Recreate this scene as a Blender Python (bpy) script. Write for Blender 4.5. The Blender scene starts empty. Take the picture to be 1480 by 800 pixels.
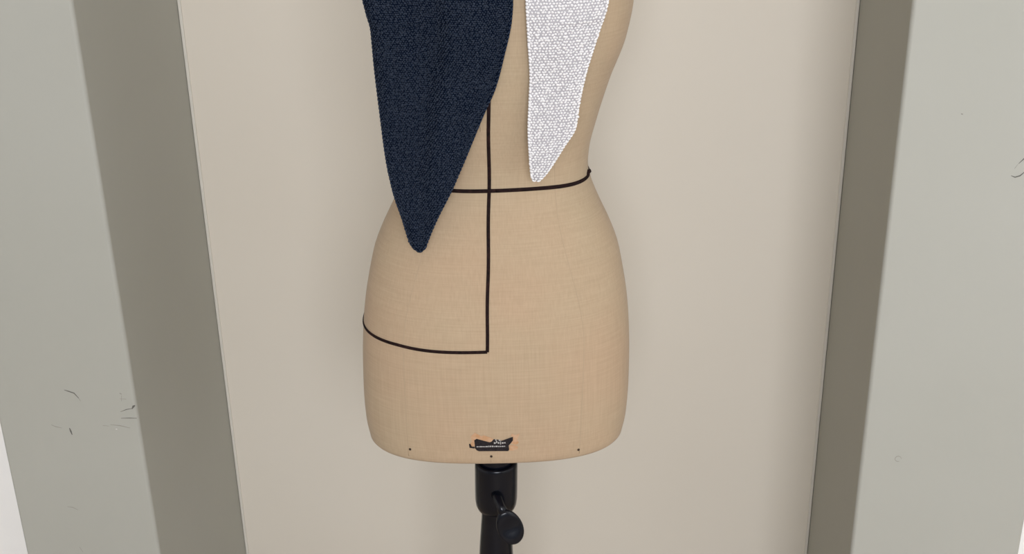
import bpy, bmesh, math, random
import numpy as np
from mathutils import Vector, Matrix
random.seed(4)
PI = math.pi

# ---------------------------------------------------------------- camera, world, lights, exposure
YAW = math.radians(6.6)
TILT = math.radians(22.656)
ROLL = math.radians(1.055)
CAM_H = 1.5
scn = bpy.context.scene
cd = bpy.data.cameras.new('camera')
cam = bpy.data.objects.new('camera', cd)
scn.collection.objects.link(cam)
cd.sensor_fit = 'HORIZONTAL'
cd.sensor_width = 36.0
cd.lens = 1700.0 / 1480.0 * 36.0
cd.clip_start = 0.02
cam.matrix_world = (Matrix.Translation((0, 0, CAM_H)) @ Matrix.Rotation(YAW, 4, 'Z')
                    @ Matrix.Rotation(PI / 2 - TILT, 4, 'X') @ Matrix.Rotation(-ROLL, 4, 'Z'))
scn.camera = cam

w = bpy.data.worlds.new('world')
scn.world = w
w.use_nodes = True
w.node_tree.nodes['Background'].inputs[0].default_value = (0.90, 0.97, 1.08, 1)
w.node_tree.nodes['Background'].inputs[1].default_value = 0.35


def area(name, loc, rot, sx, sy, power, col):
    l = bpy.data.lights.new(name, 'AREA')
    l.shape = 'RECTANGLE'
    l.size = sx
    l.size_y = sy
    l.energy = power
    l.color = col
    o = bpy.data.objects.new(name, l)
    o.location = loc
    o.rotation_euler = rot
    scn.collection.objects.link(o)
    return o


# daylight through the big window behind the photographer
area('window_daylight', (0.50, -2.3, 2.05), (math.radians(90), 0, 0), 1.7, 1.3, 101, (0.97, 1.0, 1.085))
# weak fill added from the right, in front of the solid side wall
area('side_fill', (2.4, -0.3, 1.85), (0, math.radians(90), 0), 1.4, 1.6, 9, (0.97, 1.0, 1.08))
scn.view_settings.view_transform = 'Standard'
scn.view_settings.look = 'None'
scn.view_settings.exposure = 0.0
scn.view_settings.gamma = 1.0
scn.view_settings.use_curve_mapping = False
C = scn.collection

# ---------------------------------------------------------------- helpers


def mat(name, base, rough=0.7, var=None, vscale=3.0, bump=0.0, bscale=200.0, spec=0.3, sheen=0.0, coat=0.0,
        stretch=(1, 1, 1), detail=4.0):
    m = bpy.data.materials.new(name)
    m.use_nodes = True
    nt = m.node_tree
    b = nt.nodes['Principled BSDF']
    b.inputs['Base Color'].default_value = (*base, 1)
    b.inputs['Roughness'].default_value = rough
    b.inputs['Specular IOR Level'].default_value = spec
    b.inputs['Sheen Weight'].default_value = sheen
    b.inputs['Coat Weight'].default_value = coat
    tc = nt.nodes.new('ShaderNodeTexCoord')
    mp = nt.nodes.new('ShaderNodeMapping')
    mp.inputs['Scale'].default_value = stretch
    nt.links.new(tc.outputs['Object'], mp.inputs['Vector'])
    if var:
        n = nt.nodes.new('ShaderNodeTexNoise')
        n.inputs['Scale'].default_value = vscale
        n.inputs['Detail'].default_value = detail
        nt.links.new(mp.outputs[0], n.inputs['Vector'])
        r = nt.nodes.new('ShaderNodeValToRGB')
        r.color_ramp.elements[0].position = 0.3
        r.color_ramp.elements[1].position = 0.7
        r.color_ramp.elements[0].color = (*base, 1)
        r.color_ramp.elements[1].color = (*var, 1)
        nt.links.new(n.outputs['Fac'], r.inputs[0])
        nt.links.new(r.outputs[0], b.inputs['Base Color'])
    if bump:
        n2 = nt.nodes.new('ShaderNodeTexNoise')
        n2.inputs['Scale'].default_value = bscale
        n2.inputs['Detail'].default_value = 3
        nt.links.new(mp.outputs[0], n2.inputs['Vector'])
        bp = nt.nodes.new('ShaderNodeBump')
        bp.inputs['Strength'].default_value = bump
        bp.inputs['Distance'].default_value = 0.001
        nt.links.new(n2.outputs['Fac'], bp.inputs['Height'])
        nt.links.new(bp.outputs[0], b.inputs['Normal'])
    return m


def linen_mat():
    """plain-weave canvas: crossing warp and weft, slubs and faint ageing"""
    m = bpy.data.materials.new('linen canvas')
    m.use_nodes = True
    nt = m.node_tree
    N, L = nt.nodes, nt.links
    b = N['Principled BSDF']
    b.inputs['Roughness'].default_value = 0.85
    b.inputs['Specular IOR Level'].default_value = 0.15
    b.inputs['Sheen Weight'].default_value = 0.08
    tc = N.new('ShaderNodeTexCoord')

    def noise(sc, scale, det):
        mp = N.new('ShaderNodeMapping')
        mp.inputs['Scale'].default_value = sc
        L.new(tc.outputs['Object'], mp.inputs['Vector'])
        n = N.new('ShaderNodeTexNoise')
        n.inputs['Scale'].default_value = scale
        n.inputs['Detail'].default_value = det
        L.new(mp.outputs[0], n.inputs['Vector'])
        return n.outputs['Fac']
    warp = noise((600, 600, 18), 1.0, 2)
    weft = noise((20, 20, 600), 1.0, 2)
    blot = noise((1, 1, 1), 7.0, 4)
    add = N.new('ShaderNodeMath')
    add.operation = 'ADD'
    L.new(warp, add.inputs[0])
    L.new(weft, add.inputs[1])
    half = N.new('ShaderNodeMath')
    half.operation = 'MULTIPLY'
    half.inputs[1].default_value = 0.5
    L.new(add.outputs[0], half.inputs[0])
    r1 = N.new('ShaderNodeValToRGB')
    r1.color_ramp.elements[0].position = 0.3
    r1.color_ramp.elements[1].position = 0.7
    r1.color_ramp.elements[0].color = (0.385, 0.288, 0.188, 1)
    r1.color_ramp.elements[1].color = (0.448, 0.340, 0.228, 1)
    L.new(half.outputs[0], r1.inputs[0])
    r2 = N.new('ShaderNodeValToRGB')
    r2.color_ramp.elements[0].position = 0.32
    r2.color_ramp.elements[1].position = 0.68
    r2.color_ramp.elements[0].color = (0.97, 0.99, 0.97, 1)
    r2.color_ramp.elements[1].color = (1.0, 0.955, 0.93, 1)
    L.new(blot, r2.inputs[0])
    mx = N.new('ShaderNodeMix')
    mx.data_type = 'RGBA'
    mx.blend_type = 'MULTIPLY'
    mx.inputs[0].default_value = 1.0
    L.new(r1.outputs[0], mx.inputs[6])
    L.new(r2.outputs[0], mx.inputs[7])
    L.new(mx.outputs[2], b.inputs['Base Color'])
    bp = N.new('ShaderNodeBump')
    bp.inputs['Strength'].default_value = 0.25
    bp.inputs['Distance'].default_value = 0.0004
    L.new(half.outputs[0], bp.inputs['Height'])
    L.new(bp.outputs[0], b.inputs['Normal'])
    return m


M = dict(
    cream=mat('warm cream painted board', (0.640, 0.583, 0.487), 0.6, (0.660, 0.606, 0.512), 1.5, 0.12, 60),
    edge=mat('pale painted edging', (0.60, 0.565, 0.49), 0.55, None),
    grey=mat('grey green painted plaster', (0.385, 0.38, 0.33), 0.6, (0.405, 0.40, 0.352), 2.2, 0.25, 45),
    white=mat('white painted plaster', (0.88, 0.86, 0.82), 0.7, (0.85, 0.835, 0.79), 6, 0.3, 60),
    floor=mat('pale oak boards', (0.38, 0.30, 0.22), 0.5, (0.44, 0.36, 0.27), 4, 0.1, 60, stretch=(8, 1, 1)),
    linen=linen_mat(),
    seam=mat('linen seam thread', (0.395, 0.298, 0.195), 0.9),
    tape=mat('black cotton tape', (0.0055, 0.003, 0.003), 0.8, (0.022, 0.009, 0.008), 230, 0.4, 900, spec=0.12),
    black=mat('black lacquered wood', (0.002, 0.0025, 0.005), 0.22, (0.004, 0.005, 0.009), 20, 0.12, 120, spec=0.28),
    pit=mat('dark screw recess', (0.003, 0.003, 0.004), 0.8),
    navy=mat('navy wool', (0.006, 0.0135, 0.030), 0.9, (0.026, 0.036, 0.058), 420, 0.5, 1400, spec=0.1, sheen=0.10),
    navybase=mat('navy wool shaded ground', (0.002, 0.005, 0.013), 0.95, spec=0.05),  # darker than the stitches: shade in the gaps put into the colour
    ivory=mat('white wool', (0.76, 0.74, 0.73), 0.9, (0.82, 0.80, 0.79), 300, 0.3, 1400, spec=0.1, sheen=0.1),
    ivorybase=mat('white wool shaded ground', (0.40, 0.385, 0.395), 0.95, spec=0.05),  # white wool greyed to stand for shade between the stitches
    labelblack=mat('black label print', (0.010, 0.008, 0.010), 0.7, (0.028, 0.022, 0.022), 400, spec=0.15),
    labelink=mat('silver label print', (0.42, 0.40, 0.38), 0.5),
    labelglue=mat('orange paper residue', (0.44, 0.235, 0.11), 0.8, (0.50, 0.33, 0.21), 190),
    tack=mat('dark steel tack', (0.03, 0.015, 0.008), 0.4),
    scuff=mat('grey scuff', (0.12, 0.115, 0.10), 0.8),
    faint=mat('faint scuff', (0.29, 0.28, 0.24), 0.8),
    chip=mat('bare plaster chip', (0.72, 0.71, 0.68), 0.8),
)


def new(name, verts, faces, m, parent=None, smooth=False):
    me = bpy.data.meshes.new(name)
    me.from_pydata([tuple(v) for v in verts], [], [tuple(f) for f in faces])
    me.materials.append(m)
    me.validate()
    bm = bmesh.new()
    bm.from_mesh(me)
    bmesh.ops.recalc_face_normals(bm, faces=bm.faces)
    bm.to_mesh(me)
    bm.free()
    if smooth:
        for p in me.polygons:
            p.use_smooth = True
    o = bpy.data.objects.new(name, me)
    C.objects.link(o)
    if parent:
        o.parent = parent
    return o


def box(name, x0, x1, y0, y1, z0, z1, m, parent=None, bev=0.0, seg=3):
    v = [(x, y, z) for x in (x0, x1) for y in (y0, y1) for z in (z0, z1)]
    f = [(0, 1, 3, 2), (4, 6, 7, 5), (0, 4, 5, 1), (2, 3, 7, 6), (0, 2, 6, 4), (1, 5, 7, 3)]
    o = new(name, v, f, m, parent)
    if bev:
        b = o.modifiers.new('bevel', 'BEVEL')
        b.width = bev
        b.segments = seg
        for p in o.data.polygons:
            p.use_smooth = True
        wn = o.modifiers.new('normals', 'WEIGHTED_NORMAL')
    return o


def struct(o):
    o['kind'] = 'structure'
    return o


def describe(o, label, cat, group=None):
    o['label'] = label
    o['category'] = cat
    if group:
        o['group'] = group


def tube(name, pts, radii, m, parent=None, sides=10, flat=None):
    """round tube along pts; flat=(normal list, factor) squashes it along the given normals"""
    pts = [Vector(p) for p in pts]
    n = len(pts)
    if not hasattr(radii, '__len__'):
        radii = [radii] * n
    V, F = [], []
    for i, p in enumerate(pts):
        t = (pts[min(i + 1, n - 1)] - pts[max(i - 1, 0)]).normalized()
        if flat:
            nn = Vector(flat[0][i])
            nn = (nn - t * nn.dot(t)).normalized()
        else:
            nn = t.cross(Vector((0, 0, 1)) if abs(t.z) < 0.9 else Vector((0, 1, 0))).normalized()
        s = t.cross(nn).normalized()
        k = flat[1] if flat else 1.0
        for j in range(sides):
            a = 2 * PI * j / sides
            V.append(p + s * (math.cos(a) * radii[i]) + nn * (math.sin(a) * radii[i] * k))
    for i in range(n - 1):
        for j in range(sides):
            a, b = i * sides + j, i * sides + (j + 1) % sides
            F.append((a, b, b + sides, a + sides))
    F.append(tuple(range(sides)))
    F.append(tuple((n - 1) * sides + j for j in range(sides)))
    return new(name, V, F, m, parent, True)


def pchip(xs, ys, x):
    """smooth monotone table lookup (Hermite with limited slopes)"""
    if x <= xs[0]:
        return ys[0]
    if x >= xs[-1]:
        return ys[-1]
    k = 0
    while x > xs[k + 1]:
        k += 1

    def sl(i):
        if i <= 0 or i >= len(xs) - 1:
            return 0.0 if len(xs) < 2 else ((ys[1] - ys[0]) / (xs[1] - xs[0]) if i <= 0
                                            else (ys[-1] - ys[-2]) / (xs[-1] - xs[-2]))
        a = (ys[i] - ys[i - 1]) / (xs[i] - xs[i - 1])
        b = (ys[i + 1] - ys[i]) / (xs[i + 1] - xs[i])
        return 0.0 if a * b <= 0 else 2 * a * b / (a + b)
    h = xs[k + 1] - xs[k]
    s = (x - xs[k]) / h
    m0, m1 = sl(k) * h, sl(k + 1) * h
    return ((2 * s**3 - 3 * s**2 + 1) * ys[k] + (s**3 - 2 * s**2 + s) * m0
            + (-2 * s**3 + 3 * s**2) * ys[k + 1] + (s**3 - s**2) * m1)


# ---------------------------------------------------------------- the setting
BACK, FRONT = 1.90, 1.535          # back of the recess, faces of the pillars
XL, XR = -0.769, 0.333             # the two reveals
XLL, XRR = -1.0024, 0.578          # outer edges of the pillars
CEIL = 2.75
struct(box('floor', -2.7, 2.5, -2.6, 2.3, -0.1, 0.0, M['floor']))
struct(box('ceiling', -2.7, 2.5, -2.6, 2.3, CEIL, CEIL + 0.1, M['white']))
wb = struct(box('wall_back', XL - 0.02, XR + 0.02, BACK + 0.012, BACK + 0.2, 0, CEIL, M['grey']))
panel = box('back_panel', XL + 0.0035, XR - 0.0035, BACK, BACK + 0.0118, 0.0, CEIL, M['cream'], wb, 0.002)
for xa, xb in ((XL + 0.0005, XL + 0.0060), (XR - 0.0060, XR - 0.0005)):
    box('edging_strip', xa, xb, BACK - 0.0025, BACK + 0.004, 0.0, CEIL, M['edge'], wb, 0.0012)
wl = struct(box('wall_left', XLL, XL, FRONT, BACK + 0.2, 0, CEIL, M['grey'], None, 0.006, 4))
wr = struct(box('wall_right', XR, XRR, FRONT, BACK + 0.2, 0, CEIL, M['grey'], None, 0.006, 4))
struct(box('wall_far_left', -2.7, XLL + 0.01, FRONT + 0.10, BACK + 0.2, 0, CEIL, M['white']))
struct(box('wall_far_right', XRR - 0.01, 2.5, FRONT + 0.10, BACK + 0.2, 0, CEIL, M['white']))
struct(box('wall_side_left', -2.8, -2.7, -2.6, 2.1, 0, CEIL, M['white']))
struct(box('wall_side_right', 2.5, 2.6, -2.6, 2.1, 0, CEIL, M['white']))


def scuff(parent, pts, wd, m, name='scuff_mark'):
    """thin worn line on a pillar face, tapering to both ends"""
    y = FRONT - 0.0003
    P = [Vector((x, y, z)) for x, z in pts]
    n = len(P)
    V, F = [], []
    for i, p in enumerate(P):
        t = (P[min(i + 1, n - 1)] - P[max(i - 1, 0)]).normalized()
        s = t.cross(Vector((0, 1, 0))) * wd * 0.5 * (0.35 if i in (0, n - 1) else 1)
        V += [p + s, p - s, p + s + Vector((0, 0.0006, 0)), p - s + Vector((0, 0.0006, 0))]
    for i in range(n - 1):
        a = i * 4
        F += [(a, a + 1, a + 5, a + 4), (a, a + 4, a + 6, a + 2), (a + 1, a + 3, a + 7, a + 5)]
    return new(name, V, F, m, parent)


scuff(wl, [(-0.8821, 0.645), (-0.876, 0.643), (-0.867, 0.640), (-0.8605, 0.631)], 0.0016, M['scuff'])
scuff(wl, [(-0.8605, 0.631), (-0.8585, 0.626)], 0.001, M['faint'])
scuff(wl, [(-0.8850, 0.577), (-0.8838, 0.571), (-0.8825, 0.565)], 0.0026, M['scuff'])
scuff(wl, [(-0.7960, 0.610), (-0.786, 0.6145), (-0.7745, 0.6172)], 0.0011, M['scuff'])
scuff(wl, [(-0.7765, 0.6160), (-0.7735, 0.6205), (-0.7705, 0.6225)], 0.0034, M['scuff'])
scuff(wl, [(-0.7969, 0.5985), (-0.782, 0.5995), (-0.7710, 0.5995)], 0.0011, M['scuff'])
scuff(wl, [(-0.8159, 0.5860), (-0.800, 0.5850), (-0.7847, 0.5815)], 0.0012, M['faint'])
scuff(wl, [(-0.8290, 0.5840), (-0.8190, 0.5835)], 0.001, M['faint'])
scuff(wl, [(-0.9145, 0.5815), (-0.908, 0.5785), (-0.8975, 0.5765)], 0.0012, M['faint'])
scuff(wl, [(-0.9143, 0.429), (-0.905, 0.4285), (-0.8961, 0.4235)], 0.001, M['faint'])
scuff(wl, [(-0.906, 0.351), (-0.9015, 0.341)], 0.0012, M['faint'])
scuff(wl, [(-0.7925, 0.643), (-0.7895, 0.6410)], 0.004, M['faint'])
scuff(wl, [(-0.7935, 0.633), (-0.7830, 0.6330)], 0.0012, M['faint'])
scuff(wl, [(-0.7900, 0.639), (-0.7915, 0.629)], 0.0012, M['faint'])
scuff(wl, [(-0.8085, 0.5785), (-0.8060, 0.5785)], 0.0026, M['chip'], 'paint_chip')
scuff(wr, [(0.5005, 1.024), (0.4945, 1.0175), (0.4885, 1.0155), (0.4832, 1.0175)], 0.0016, M['scuff'])
scuff(wr, [(0.4985, 1.044), (0.4955, 1.040), (0.4905, 1.034)], 0.0013, M['scuff'])
scuff(wr, [(0.4895, 1.033), (0.4862, 1.027)], 0.0009, M['faint'])
scuff(wr, [(0.4095, 1.0995), (0.4120, 1.0990)], 0.0022, M['scuff'])
scuff(wr, [(0.3856 + 0.0045 * math.cos(a), 0.583 + 0.0045 * math.sin(a)) for a in [i * PI / 6 for i in range(11)]],
      0.0008, M['faint'])

# ---------------------------------------------------------------- the dress form
FY = 1.42                                     # distance from the camera's foot
root = bpy.data.objects.new('dress_form', None)
C.objects.link(root)
root.rotation_euler = (0, 0, YAW)
root.location = Matrix.Rotation(YAW, 3, 'Z') @ Vector((0, FY, 0))
describe(root, 'beige linen dressmaking form with black tape lines on a black wooden stand', 'dress form')


def axis(z):                                  # the form leans very slightly
    return -0.0129 + 0.022 * (z - 1.265)


ZS = [0.690, 0.720, 0.760, 0.807, 0.850, 0.885, 0.920, 0.956, 0.985, 1.013, 1.035, 1.052, 1.066, 1.085, 1.121, 1.173, 1.224,
      1.265, 1.31, 1.35, 1.39, 1.42, 1.44, 1.455, 1.475, 1.50, 1.53]
RX = [.1715, .1765, .1782, .1775, .1750, .1712, .1650, .1567, .1455, .1320, .1222, .1165, .1150, .1162, .1240, .1385, .1560,
      .1630, .1655, .1650, .1600, .1440, .1180, .0860, .0600, .0530, .0510]
RF = [.1080, .1115, .1145, .1160, .1150, .1125, .1080, .1040, .1000, .0950, .0920, .0905, .0905, .0930, .1020, .1150, .1260,
      .1290, .1230, .1080, .0920, .0790, .0690, .0600, .0540, .0520, .0510]
RB = [.1150, .1220, .1280, .1310, .1290, .1240, .1160, .1070, .0980, .0910, .0870, .0850, .0850, .0870, .0930, .1010, .1070,
      .1100, .1120, .1120, .1080, .0960, .0800, .0660, .0560, .0520, .0510]
NN = [2.70, 2.65, 2.55, 2.45, 2.40, 2.35, 2.30, 2.25, 2.20, 2.20, 2.20, 2.20, 2.20, 2.20, 2.20, 2.25, 2.30,
      2.30, 2.35, 2.40, 2.40, 2.35, 2.25, 2.10, 2.00, 2.00, 2.00]


def sec(z):
    return (pchip(ZS, RX, z), pchip(ZS, RF, z), pchip(ZS, RB, z), pchip(ZS, NN, z))


def skew(s, z):                               # the old form is a little slacker on its left
    return 1.0 if s > 0 else 1 - 0.075 * min(1, max(0, (z - 1.10) / 0.12))


def surf(a, z, off=0.0):
    """point on the body; a = 0 front, + towards the right of the photo; form-local"""
    rx, rf, rb, n = sec(z)
    s, c = math.sin(a), math.cos(a)
    x = (rx + off) * math.copysign(abs(s) ** (2 / n), s) * skew(s, z)
    y = -(rf + off if c > 0 else rb + off) * math.copysign(abs(c) ** (2 / n), c)
    return Vector((axis(z) + x, y, z))


def front_y(x, z):
    rx, rf, rb, n = sec(z)
    q = min(abs((x - axis(z)) / (rx * skew(x - axis(z), z))), 1.0)
    return -rf * (1 - q ** n) ** (1 / n)


def front_a(x, z):
    rx, rf, rb, n = sec(z)
    q = max(-1, min(1, (x - axis(z)) / (rx * skew(x - axis(z), z))))
    return math.copysign(math.asin(abs(q) ** (n / 2)), q)


def normal(a, z):
    e = 1e-3
    d1 = surf(a + e, z) - surf(a - e, z)
    d2 = surf(a, z + e) - surf(a, z - e)
    n = d1.cross(d2).normalized()
    if n.dot(surf(a, z) - Vector((axis(z), 0, z))) < 0:
        n = -n
    return n


# torso: one continuous canvas-covered body with rolled lower edge and neck
K = 160
V, F = [], []
levels = []
for off, z in ((-0.030, 0.6955), (-0.012, 0.6905), (-0.005, 0.6890), (-0.0018, 0.6905)):
    levels.append((off, z))
levels.append((0.0, 0.6935))
z = 0.700
while z < 1.53:
    levels.append((0.0, z))
    z += 0.006
levels += [(0.0, 1.53), (-0.003, 1.534), (-0.010, 1.537), (-0.03, 1.538)]
for off, z in levels:
    for k in range(K):
        V.append(surf(2 * PI * k / K + 1e-5, z, off))
for i in range(len(levels) - 1):
    for k in range(K):
        a, b = i * K + k, i * K + (k + 1) % K
        F.append((a, b, b + K, a + K))
F.append(tuple(range(K)))
F.append(tuple((len(levels) - 1) * K + k for k in range(K)))
body = new('torso', V, F, M['linen'], root, True)

# wooden neck cap with finial
def lathe(name, prof, m, parent, sides=40, cx=None, cy=0.0, lean=True):
    V, F = [], []
    for r, z in prof:
        ax = (axis(z) if lean else axis(0)) if cx is None else cx
        for k in range(sides):
            a = 2 * PI * k / sides
            V.append((ax + r * math.cos(a), cy + r * math.sin(a), z))
    for i in range(len(prof) - 1):
        for k in range(sides):
            a, b = i * sides + k, i * sides + (k + 1) % sides
            F.append((a, b, b + sides, a + sides))
    F.append(tuple(range(sides)))
    F.append(tuple((len(prof) - 1) * sides + k for k in range(sides)))
    return new(name, V, F, m, parent, True)


lathe('neck_cap', [(0.047, 1.537), (0.049, 1.541), (0.047, 1.548), (0.030, 1.553), (0.012, 1.556), (0.010, 1.566),
                   (0.017, 1.574), (0.019, 1.584), (0.014, 1.594), (0.004, 1.599)], M['black'], root)


def tape(name, path, half=0.0021, m='tape', lift=0.0006, k=0.40):
    pts = [surf(a, z, 0) + normal(a, z) * lift for a, z in path]
    nr = [normal(a, z) for a, z in path]
    return tube(name, pts, half, M[m], root, 10, (nr, k))


# centre-front tape down to the hip line, then the hip tape round the left side in one run
cf = []
for i in range(60):
    zz = 1.46 - (1.46 - 0.8556) * i / 59
    x = axis(zz) - 0.0079 - 0.0026 * max(0, min(1, (1.06 - zz) / 0.2)) + 0.0004 * math.sin(zz * 60)
    cf.append((front_a(x, zz), zz))
tape('centre_front_tape', cf)
hp = []
for i in range(90):
    t = i / 89
    xa = front_a(axis(0.855) - 0.0104, 0.856)
    a = xa - t * (PI + xa - 0.02) * 1.0
    # the run sags a little towards the front and climbs round the side
    zz = 0.8555 - 0.0042 * math.sin(min(1, t / 0.22) * PI) * 0.35 + 0.001 * min(1, t / 0.4)
    hp.append((a, zz))
tape('hip_tape', hp)
wp = []
for i in range(161):
    a = 2 * PI * i / 160 + 1e-4
    side = abs(math.sin(a))
    zz = 1.0565 - 0.0055 * side ** 2 + 0.0005 * math.sin(a * 5)
    wp.append((a, zz))
tape('waist_tape', wp, 0.0024, lift=0.0007)
# little knot where the waist tape is pinned at the right side
kn = [surf(a, z, 0) + normal(a, z) * 0.0016 for a, z in ((1.30, 1.0545), (1.38, 1.0560), (1.46, 1.0535), (1.56, 1.0520))]
tube('tape_knot', kn, [0.0012, 0.0028, 0.0022, 0.0012], M['tape'], root, 8)
# princess seams, side seams and the centre seam below the tape
for xo in (-0.1135, 0.1085):
    sm = []
    for i in range(80):
        zz = 0.697 + (1.40 - 0.697) * i / 79
        f = pchip([0.69, 0.85, 1.05, 1.25, 1.4], [1.0, 1.02, 0.66, 0.62, 0.60], zz)
        sm.append((front_a(axis(zz) + xo * f, zz), zz))
    tape('princess_seam', sm, 0.00055, 'seam', 0.0, 0.35)
tape('centre_seam', [(front_a(axis(z) - 0.006, z), z) for z in (0.694, 0.70, 0.705, 0.71)], 0.0005, 'seam', 0.0, 0.35)
for a in (PI / 2 + 0.02, -PI / 2 - 0.02, PI):
    tape('side_seam' if abs(a) < 3 else 'back_seam', [(a, 0.70 + 0.7 * i / 60) for i in range(61)], 0.0005, 'seam', 0.0, 0.35)
# vertical seam nick beside the navy scarf's edge
tape('thread_end', [(front_a(-0.0330, 1.145), 1.145), (front_a(-0.0335, 1.133), 1.133)], 0.0005, 'seam', 0.0002, 0.4)


def patch(name, outline, m, parent, lift, th=0.0003):
    """flat paper or print lying on the canvas: outline in (x, z), bent to the body"""
    n = len(outline)
    cx = sum(p[0] for p in outline) / n
    cz = sum(p[1] for p in outline) / n
    ring = [(cx + (x - cx) * k, cz + (z - cz) * k) for k in (1.0, 0.66, 0.33) for x, z in outline] + [(cx, cz)]
    V = [Vector((x, front_y(x, z) - lift, z)) for x, z in ring]
    V += [v + Vector((0, th + lift, 0)) for v in V[:n]]
    F = []
    for r in range(2):
        for j in range(n):
            a, b = r * n + j, r * n + (j + 1) % n
            F.append((a, b, b + n, a + n))
    for j in range(n):
        F.append((2 * n + j, 2 * n + (j + 1) % n, 3 * n))
        F.append((j, (j + 1) % n, 3 * n + 1 + (j + 1) % n, 3 * n + 1 + j))
    return new(name, V, F, m, parent)


# torn maker's label near the hem
def px(u, v):                                  # label drawn on a 0..100 grid, 70 mm wide
    return (-0.0590 + u * 0.00057, 0.7108 + v * 0.00028)


label = patch('label', [px(*p) for p in [(13, 22), (17, 10), (22, 5), (88, 3), (90, 12), (89, 34), (95, 50), (99, 62),
                                         (99, 82), (92, 70), (82, 60), (74, 58), (66, 66), (56, 70), (50, 56),
                                         (42, 50), (34, 54), (27, 66), (18, 74), (12, 66), (13, 40)]],
              M['labelblack'], root, 0.0007)
for pts in ([(2, 30), (8, 28), (12, 36), (12, 66), (18, 75), (27, 68), (35, 56), (43, 52), (52, 58), (55, 70),
             (50, 78), (42, 84), (34, 92), (28, 88), (20, 98), (14, 106), (9, 96), (4, 84), (7, 66)],
            [(92, 48), (99, 40), (106, 36), (112, 48), (108, 62), (112, 84), (114, 96), (104, 90), (97, 98),
             (94, 88), (99, 80), (99, 64)],
            [(90, 6), (97, 4), (108, 10), (110, 24), (104, 32), (92, 34), (90, 18)]):
    patch('paper_residue', [px(*p) for p in pts], M['labelglue'], label, 0.0004)
u = 17
for wd in (3, 2.2, 4, 3, 2, 4.5, 2, 3, 3.5, 2, 5, 2.5, 3, 4, 2, 3.2, 4):
    if u + wd < 84:
        h = random.uniform(5, 8)
        patch('print_mark', [px(u, 28), px(u + wd, 28), px(u + wd, 28 + h), px(u, 28 + h)], M['labelink'], label, 0.0010)
    u += wd + 1.3
for (u0, v0, wd, h) in ((56, 46, 4, 8), (61, 50, 2.5, 12), (65, 46, 3, 9), (70, 42, 2, 16), (74, 46, 3.5, 8), (79, 47, 3, 7),
                        (59, 64, 3, 5), (67, 62, 4, 5)):
    patch('print_mark', [px(u0, v0), px(u0 + wd, v0), px(u0 + wd, v0 + h), px(u0, v0 + h)], M['labelink'], label, 0.0010)
patch('torn_corner', [px(*p) for p in [(1, 24), (12, 20), (13, 28), (6, 32), (3, 46), (0, 44)]], M['labelblack'], label, 0.0006)

for x, z in ((-0.1362, 0.7085), (-0.0310, 0.7035), (0.0822, 0.7035)):
    a = front_a(x, z)
    p, n = surf(a, z), normal(a, z)
    tube('tack', [p - n * 0.002, p + n * 0.0008, p + n * 0.0013], [0.0015, 0.0017, 0.0008], M['tack'], root, 10)

# stand: upper pole, clamp collar with wing knob, turned column, legs
lathe('pole', [(0.0238, 0.575), (0.0238, 0.60), (0.0240, 0.66), (0.0240, 0.72)], M['black'], root)
lathe('collar', [(0.0230, 0.5525), (0.0262, 0.5540), (0.0287, 0.5600), (0.0298, 0.569), (0.0300, 0.585), (0.0300, 0.622),
                 (0.0296, 0.6275), (0.0282, 0.6300), (0.0262, 0.6305), (0.0252, 0.6295), (0.0243, 0.6270)],
      M['black'], root)
lathe('column', [(0.024, 0.10), (0.030, 0.11), (0.034, 0.16), (0.030, 0.20), (0.026, 0.24), (0.030, 0.26), (0.026, 0.28),
                 (0.0275, 0.34), (0.0265, 0.42), (0.0238, 0.49), (0.0208, 0.54), (0.0204, 0.556), (0.0200, 0.570)],
      M['black'], root)
for k in range(4):
    a = PI / 4 + k * PI / 2
    pts, rr = [], []
    for i in range(11):
        t = i / 10
        r = 0.015 + 0.205 * t
        zz = 0.15 - 0.10 * t ** 0.8 - 0.032 * math.sin(t * PI) * 0.3
        if i == 10:
            zz = 0.030
        pts.append((axis(0.1) + r * math.cos(a), r * math.sin(a), zz))
        rr.append(0.020 - 0.006 * t)
    leg = tube('leg', pts, rr, M['black'], root, 12)
    e = pts[-1]
    lathe('foot', [(0.010, 0.0), (0.015, 0.002), (0.017, 0.012), (0.015, 0.024), (0.008, 0.034)], M['black'], leg, 16,
          e[0], e[1])

# wing knob: round stem leaving the collar, flattened spoon-shaped lobe
kp = [Vector((-0.0285, -0.024, 0.5935)), Vector((-0.0250, -0.036, 0.5895)), Vector((-0.0215, -0.044, 0.5830)),
      Vector((-0.0175, -0.050, 0.5750))]
knob = tube('locking_knob', kp, [0.0078, 0.0065, 0.0060, 0.0078], M['black'], root, 16)
V, F = [], []
ctr = Vector((-0.0095, -0.054, 0.5565))
ax1 = Vector((0.36, -0.12, -1.0)).normalized()            # long axis of the lobe
nrm = Vector((0.10, -0.93, 0.36))
nrm = (nrm - ax1 * nrm.dot(ax1)).normalized()
ax2 = nrm.cross(ax1).normalized()
R1, R2 = 18, 32
for i in range(R1 + 1):
    ph = PI * i / R1
    for j in range(R2):
        th = 2 * PI * j / R2
        l = -math.cos(ph)
        r = math.sin(ph)
        wdt = 0.0180 * r * (1 + 0.10 * l)
        dep = 0.0080 * r
        q = ctr + ax1 * (l * 0.0275) + ax2 * (math.cos(th) * wdt) + nrm * (math.sin(th) * dep)
        if math.sin(th) > 0:                                # dished face
            q -= nrm * 0.0062 * (r * math.sin(th)) ** 2 * math.exp(-(l / 0.75) ** 2) 
        V.append(q)
for i in range(R1):
    for j in range(R2):
        a, b = i * R2 + j, i * R2 + (j + 1) % R2
        F.append((a, b, b + R2, a + R2))
new('knob_lobe', V, F, M['black'], knob, True)
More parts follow.
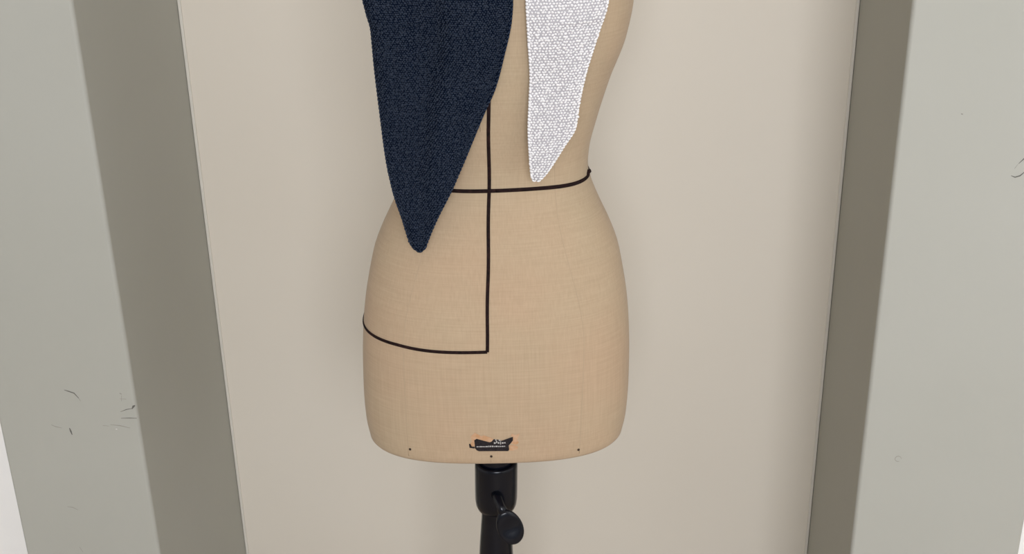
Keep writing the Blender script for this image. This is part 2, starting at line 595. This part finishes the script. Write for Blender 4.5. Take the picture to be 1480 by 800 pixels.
hp_ = ctr + ax1 * 0.0130 + nrm * 0.0020
tube('screw_recess', [hp_ - nrm * 0.002, hp_ + nrm * 0.0012], 0.0019, M['pit'], knob, 12)

# ---------------------------------------------------------------- the two knitted scarves


def drape_y(x, z):
    """front of a cloth that falls plumb from the bust and rests on the hip"""
    best = 0.0
    rb = 0.1905                                   # the drape is wider than the body under it
    q = min(abs((x - axis(z)) / rb), 0.995)
    hang = -0.1300 * (1 - q ** 2.5) ** (1 / 2.5)
    relax = pchip([0.95, 1.05, 1.22, 1.30], [0.0235, 0.020, 0.006, 0.0], z)
    hang += relax * (1 - 0.4 * q)
    if z > 1.26:
        hang = -0.1300 * (1 - q ** 2.5) ** (1 / 2.5) * pchip([1.26, 1.33, 1.40, 1.44], [1, 0.955, 0.80, 0.60], z)
    return min(hang, front_y(x, z) - 0.004) - 0.0045


def scarf(name, jit, left, right, fold, mbase, mst, pitch, rowh, rad, label, tipz, over, back_end, selv):
    """left/right: outline tables (z, x) bottom to top; over: path behind the shoulder (xl, xr, y, z)"""
    zl, xl = zip(*left)
    zr, xr = zip(*right)
    rows = []
    z = tipz
    while z < 1.425:
        a, b = pchip(zl, xl, z), pchip(zr, xr, z)
        rows.append([Vector((x, min(drape_y(x, z) - fold(j / 48, z), front_y(x, z) - 0.0045), z))
                     for j, x in ((j, a + (b - a) * j / 48) for j in range(49))])
        z += 0.004
    last = rows[-1]
    ctrl = [(last[0].x, last[-1].x, last[0].y, last[-1].y, last[0].z)] + [(p[0], p[1], p[2], p[2], p[3]) for p in over]
    for i in range(len(ctrl) - 1):
        for s in range(1, 11):
            t = s / 10
            t = t
            A, B = ctrl[i], ctrl[i + 1]
            q = [A[k] + (B[k] - A[k]) * t for k in range(5)]
            row = []
            for j in range(49):
                f = j / 48
                x = q[0] + (q[1] - q[0]) * f
                bow = 0.0 if i else (1 - t)
                yy = q[2] + (q[3] - q[2]) * f
                if i == 0:
                    yy = last[j].y * (1 - t) + B[2] * t
                row.append(Vector((x, yy, q[4])))
            rows.append(row)
    nR = len(rows)
    # cloth ground
    V = [p for r in rows for p in r]
    F = []
    for i in range(nR - 1):
        for j in range(48):
            a = i * 49 + j
            F.append((a, a + 1, a + 50, a + 49))
    root_e = bpy.data.objects.new(name, None)
    C.objects.link(root_e)
    root_e.location = root.location
    root_e.rotation_euler = root.rotation_euler
    cloth = new('knitted_ground', V, F, mbase, root_e, True)
    sd = cloth.modifiers.new('thickness', 'SOLIDIFY')
    sd.thickness = 0.0016
    sd.offset = 0.0
    # arc length down the middle -> rows of stitches
    arr = np.array([[tuple(p) for p in r] for r in rows])

    def at(ri, f):
        i = int(min(ri, nR - 1.001))
        t = ri - i
        g = f * 48
        j = int(min(g, 47.999))
        s = g - j
        return (arr[i, j] * (1 - t) * (1 - s) + arr[i, j + 1] * (1 - t) * s
                + arr[i + 1, j] * t * (1 - s) + arr[i + 1, j + 1] * t * s)
    # unit stitch: small stretched bead (icosahedron)
    g = (1 + 5 ** 0.5) / 2
    ico = np.array([(-1, g, 0), (1, g, 0), (-1, -g, 0), (1, -g, 0), (0, -1, g), (0, 1, g), (0, -1, -g), (0, 1, -g),
                    (g, 0, -1), (g, 0, 1), (-g, 0, -1), (-g, 0, 1)]) / math.sqrt(1 + g * g)
    icf = np.array([(0, 11, 5), (0, 5, 1), (0, 1, 7), (0, 7, 10), (0, 10, 11), (1, 5, 9), (5, 11, 4), (11, 10, 2),
                    (10, 7, 6), (7, 1, 8), (3, 9, 4), (3, 4, 2), (3, 2, 6), (3, 6, 8), (3, 8, 9), (4, 9, 5), (2, 4, 11),
                    (6, 2, 10), (8, 6, 7), (9, 8, 1)])
    SV, SF = [], []
    cnt = 0

    def stitch(P, eu, ev, en, ru, rv, rn):
        nonlocal cnt
        SV.append(P + ico[:, :1] * ru * eu + ico[:, 1:2] * rv * ev + ico[:, 2:3] * rn * en)
        SF.append(icf + cnt * 12)
        cnt += 1

    def frame(ri, f):
        p = at(ri, f)
        du = at(ri, min(f + 0.02, 1)) - at(ri, max(f - 0.02, 0))
        dv = at(min(ri + 0.7, nR - 1.01), f) - at(max(ri - 0.7, 0), f)
        du /= (np.linalg.norm(du) + 1e-9)
        dv /= (np.linalg.norm(dv) + 1e-9)
        n = np.cross(du, dv)
        n /= (np.linalg.norm(n) + 1e-9)
        return p, du, dv, n
    ri, row = 0.0, 0
    while ri < nR - 1.1:
        a, b = at(ri, 0), at(ri, 1)
        wdt = np.linalg.norm(b - a)
        # stitches stand on a fixed lattice so their columns run straight
        off = 0.5 * (row % 2)
        k0 = math.floor(a[0] / pitch) - 1
        nk = int(wdt / pitch) + 3
        for k in range(nk):
            x = (k0 + k + off) * pitch
            f = (x - a[0]) / (b[0] - a[0]) if abs(b[0] - a[0]) > 1e-5 else 0.5
            if f < 0.01 or f > 0.99:
                continue
            f2 = min(1, max(0, f + random.uniform(-jit, jit) * pitch / wdt))
            p, eu, ev, en = frame(max(0, ri + random.uniform(-jit, jit) * 0.6), f2)
            tl = (0.45 if (row + k) % 2 else -0.45) + random.uniform(-0.25, 0.25)
            e1 = eu * math.cos(tl) + ev * math.sin(tl)
            e2 = -eu * math.sin(tl) + ev * math.cos(tl)
            s = random.uniform(0.72, 1.22)
            for side in (1, -1):
                stitch(p + en * side * (0.0009 + random.uniform(-0.0002, 0.0003)), e1, e2, en, rad[0] * s, rad[1] * s, rad[2])
        c0 = at(ri, 0.5)
        step = 1.0
        c1 = at(min(ri + step, nR - 1.01), 0.5)
        seg = max(np.linalg.norm(c1 - c0), 1e-5)
        ri += rowh / seg
        row += 1
    sv = np.concatenate(SV)
    sf = np.concatenate(SF)
    me = bpy.data.meshes.new('stitches')
    me.from_pydata(sv.tolist(), [], sf.tolist())
    me.materials.append(mst)
    for p in me.polygons:
        p.use_smooth = True
    st = bpy.data.objects.new('stitches', me)
    C.objects.link(st)
    st.parent = root_e
    st['kind'] = 'stuff'
    # selvedges: a chain of edge loops down each side
    for f, rr, sp in ((0.0, selv[0], selv[2]), (1.0, selv[1], selv[2])):
        SV.clear()
        SF.clear()
        cnt = 0
        ri = 0.0
        while ri < nR - 1.1:
            p, eu, ev, en = frame(ri, f)
            q = p + eu * (rr * 0.5 * (1 if f == 0 else -1))
            tl = 0.35 * (1 if f == 0 else -1)
            stitch(q, eu * math.cos(tl) + ev * math.sin(tl), ev * math.cos(tl) - eu * math.sin(tl), en, rr, sp * 0.60, rr * 0.95)
            nx = at(min(ri + 1, nR - 1.01), f)
            ri += sp / max(np.linalg.norm(nx - p), 1e-5)
        me = bpy.data.meshes.new('selvedge')
        me.from_pydata(np.concatenate(SV).tolist(), [], np.concatenate(SF).tolist())
        me.materials.append(mst)
        for p_ in me.polygons:
            p_.use_smooth = True
        e = bpy.data.objects.new('selvedge', me)
        C.objects.link(e)
        e.parent = root_e
    describe(root_e, label, 'scarf')
    return root_e


def navy_fold(f, z):
    k = max(0.0, min(1.0, (z - 1.06) / 0.2))
    return k * (0.0125 * math.sin(f * 2 * PI * 1.6 + 0.9) + 0.0035 * math.sin(f * 2 * PI * 3.7 + z * 6)) * math.sin(PI * f) ** 0.5 \
        + 0.0015 * math.sin(f * 9 + z * 30)


def white_fold(f, z):
    k = max(0.0, min(1.0, (z - 1.08) / 0.2))
    return 0.005 * k * math.sin(f * PI) + 0.0012 * math.sin(z * 40 + f * 3)


navy_l = [(0.9875, -.1140), (0.9895, -.1172), (0.994, -.1202), (1.001, -.1228), (1.0254, -.1288), (1.0597, -.1380), (1.1015, -.1442), (1.1503, -.1476),
          (1.2134, -.1511), (1.2515, -.1520), (1.2704, -.1560), (1.289, -.1600), (1.33, -.165), (1.38, -.160), (1.425, -.135)]
navy_r = [(0.9875, -.1080), (0.9900, -.1042), (0.995, -.1016), (1.0032, -.0984), (1.0289, -.0872), (1.0709, -.0657), (1.1601, -.0275), (1.1875, -.0152),
          (1.226, -.0045), (1.2675, .0048), (1.286, .0062), (1.33, .004), (1.38, -.015), (1.425, -.040)]
scarf('navy_scarf', 0.17, navy_l, navy_r, navy_fold, M['navybase'], M['navy'], 0.0028, 0.0023, (0.0014, 0.0010, 0.0010),
      'dark navy knitted wool scarf end hanging to a point over the form, at left', 0.9875,
      [(-.130, -.072, -.066, 1.450), (-.125, -.080, -.025, 1.474), (-.120, -.082, .020, 1.476), (-.115, -.070, .072, 1.454), (-.100, -.010, .110, 1.40),
       (-.100, -.010, .126, 1.32)], None, (0.0019, 0.0014, 0.0050))
white_l = [(1.0765, .0262), (1.080, .0245), (1.0983, .0229), (1.1391, .0212), (1.17, .0225), (1.2023, .0240), (1.2408, .0222),
           (1.2858, .0205), (1.33, .020), (1.38, .024), (1.425, .034)]
white_r = [(1.0765, .0345), (1.080, .0385), (1.1151, .0622), (1.1393, .0765), (1.1594, .0790), (1.1989, .0865), (1.2374, .0981),
           (1.2824, .1120), (1.33, .118), (1.38, .115), (1.425, .105)]
scarf('white_scarf', 0.20, white_l, white_r, white_fold, M['ivorybase'], M['ivory'], 0.0036, 0.0031, (0.0018, 0.00132, 0.0011),
      'white moss-stitch knitted scarf end hanging to a point above the waist tape, at right', 1.0765,
      [(.052, .100, -.066, 1.450), (.066, .102, -.025, 1.474), (.068, .104, .020, 1.476), (.055, .100, .072, 1.454), (.010, .085, .110, 1.40),
       (.010, .085, .126, 1.32)], None, (0.0019, 0.0019, 0.0040))
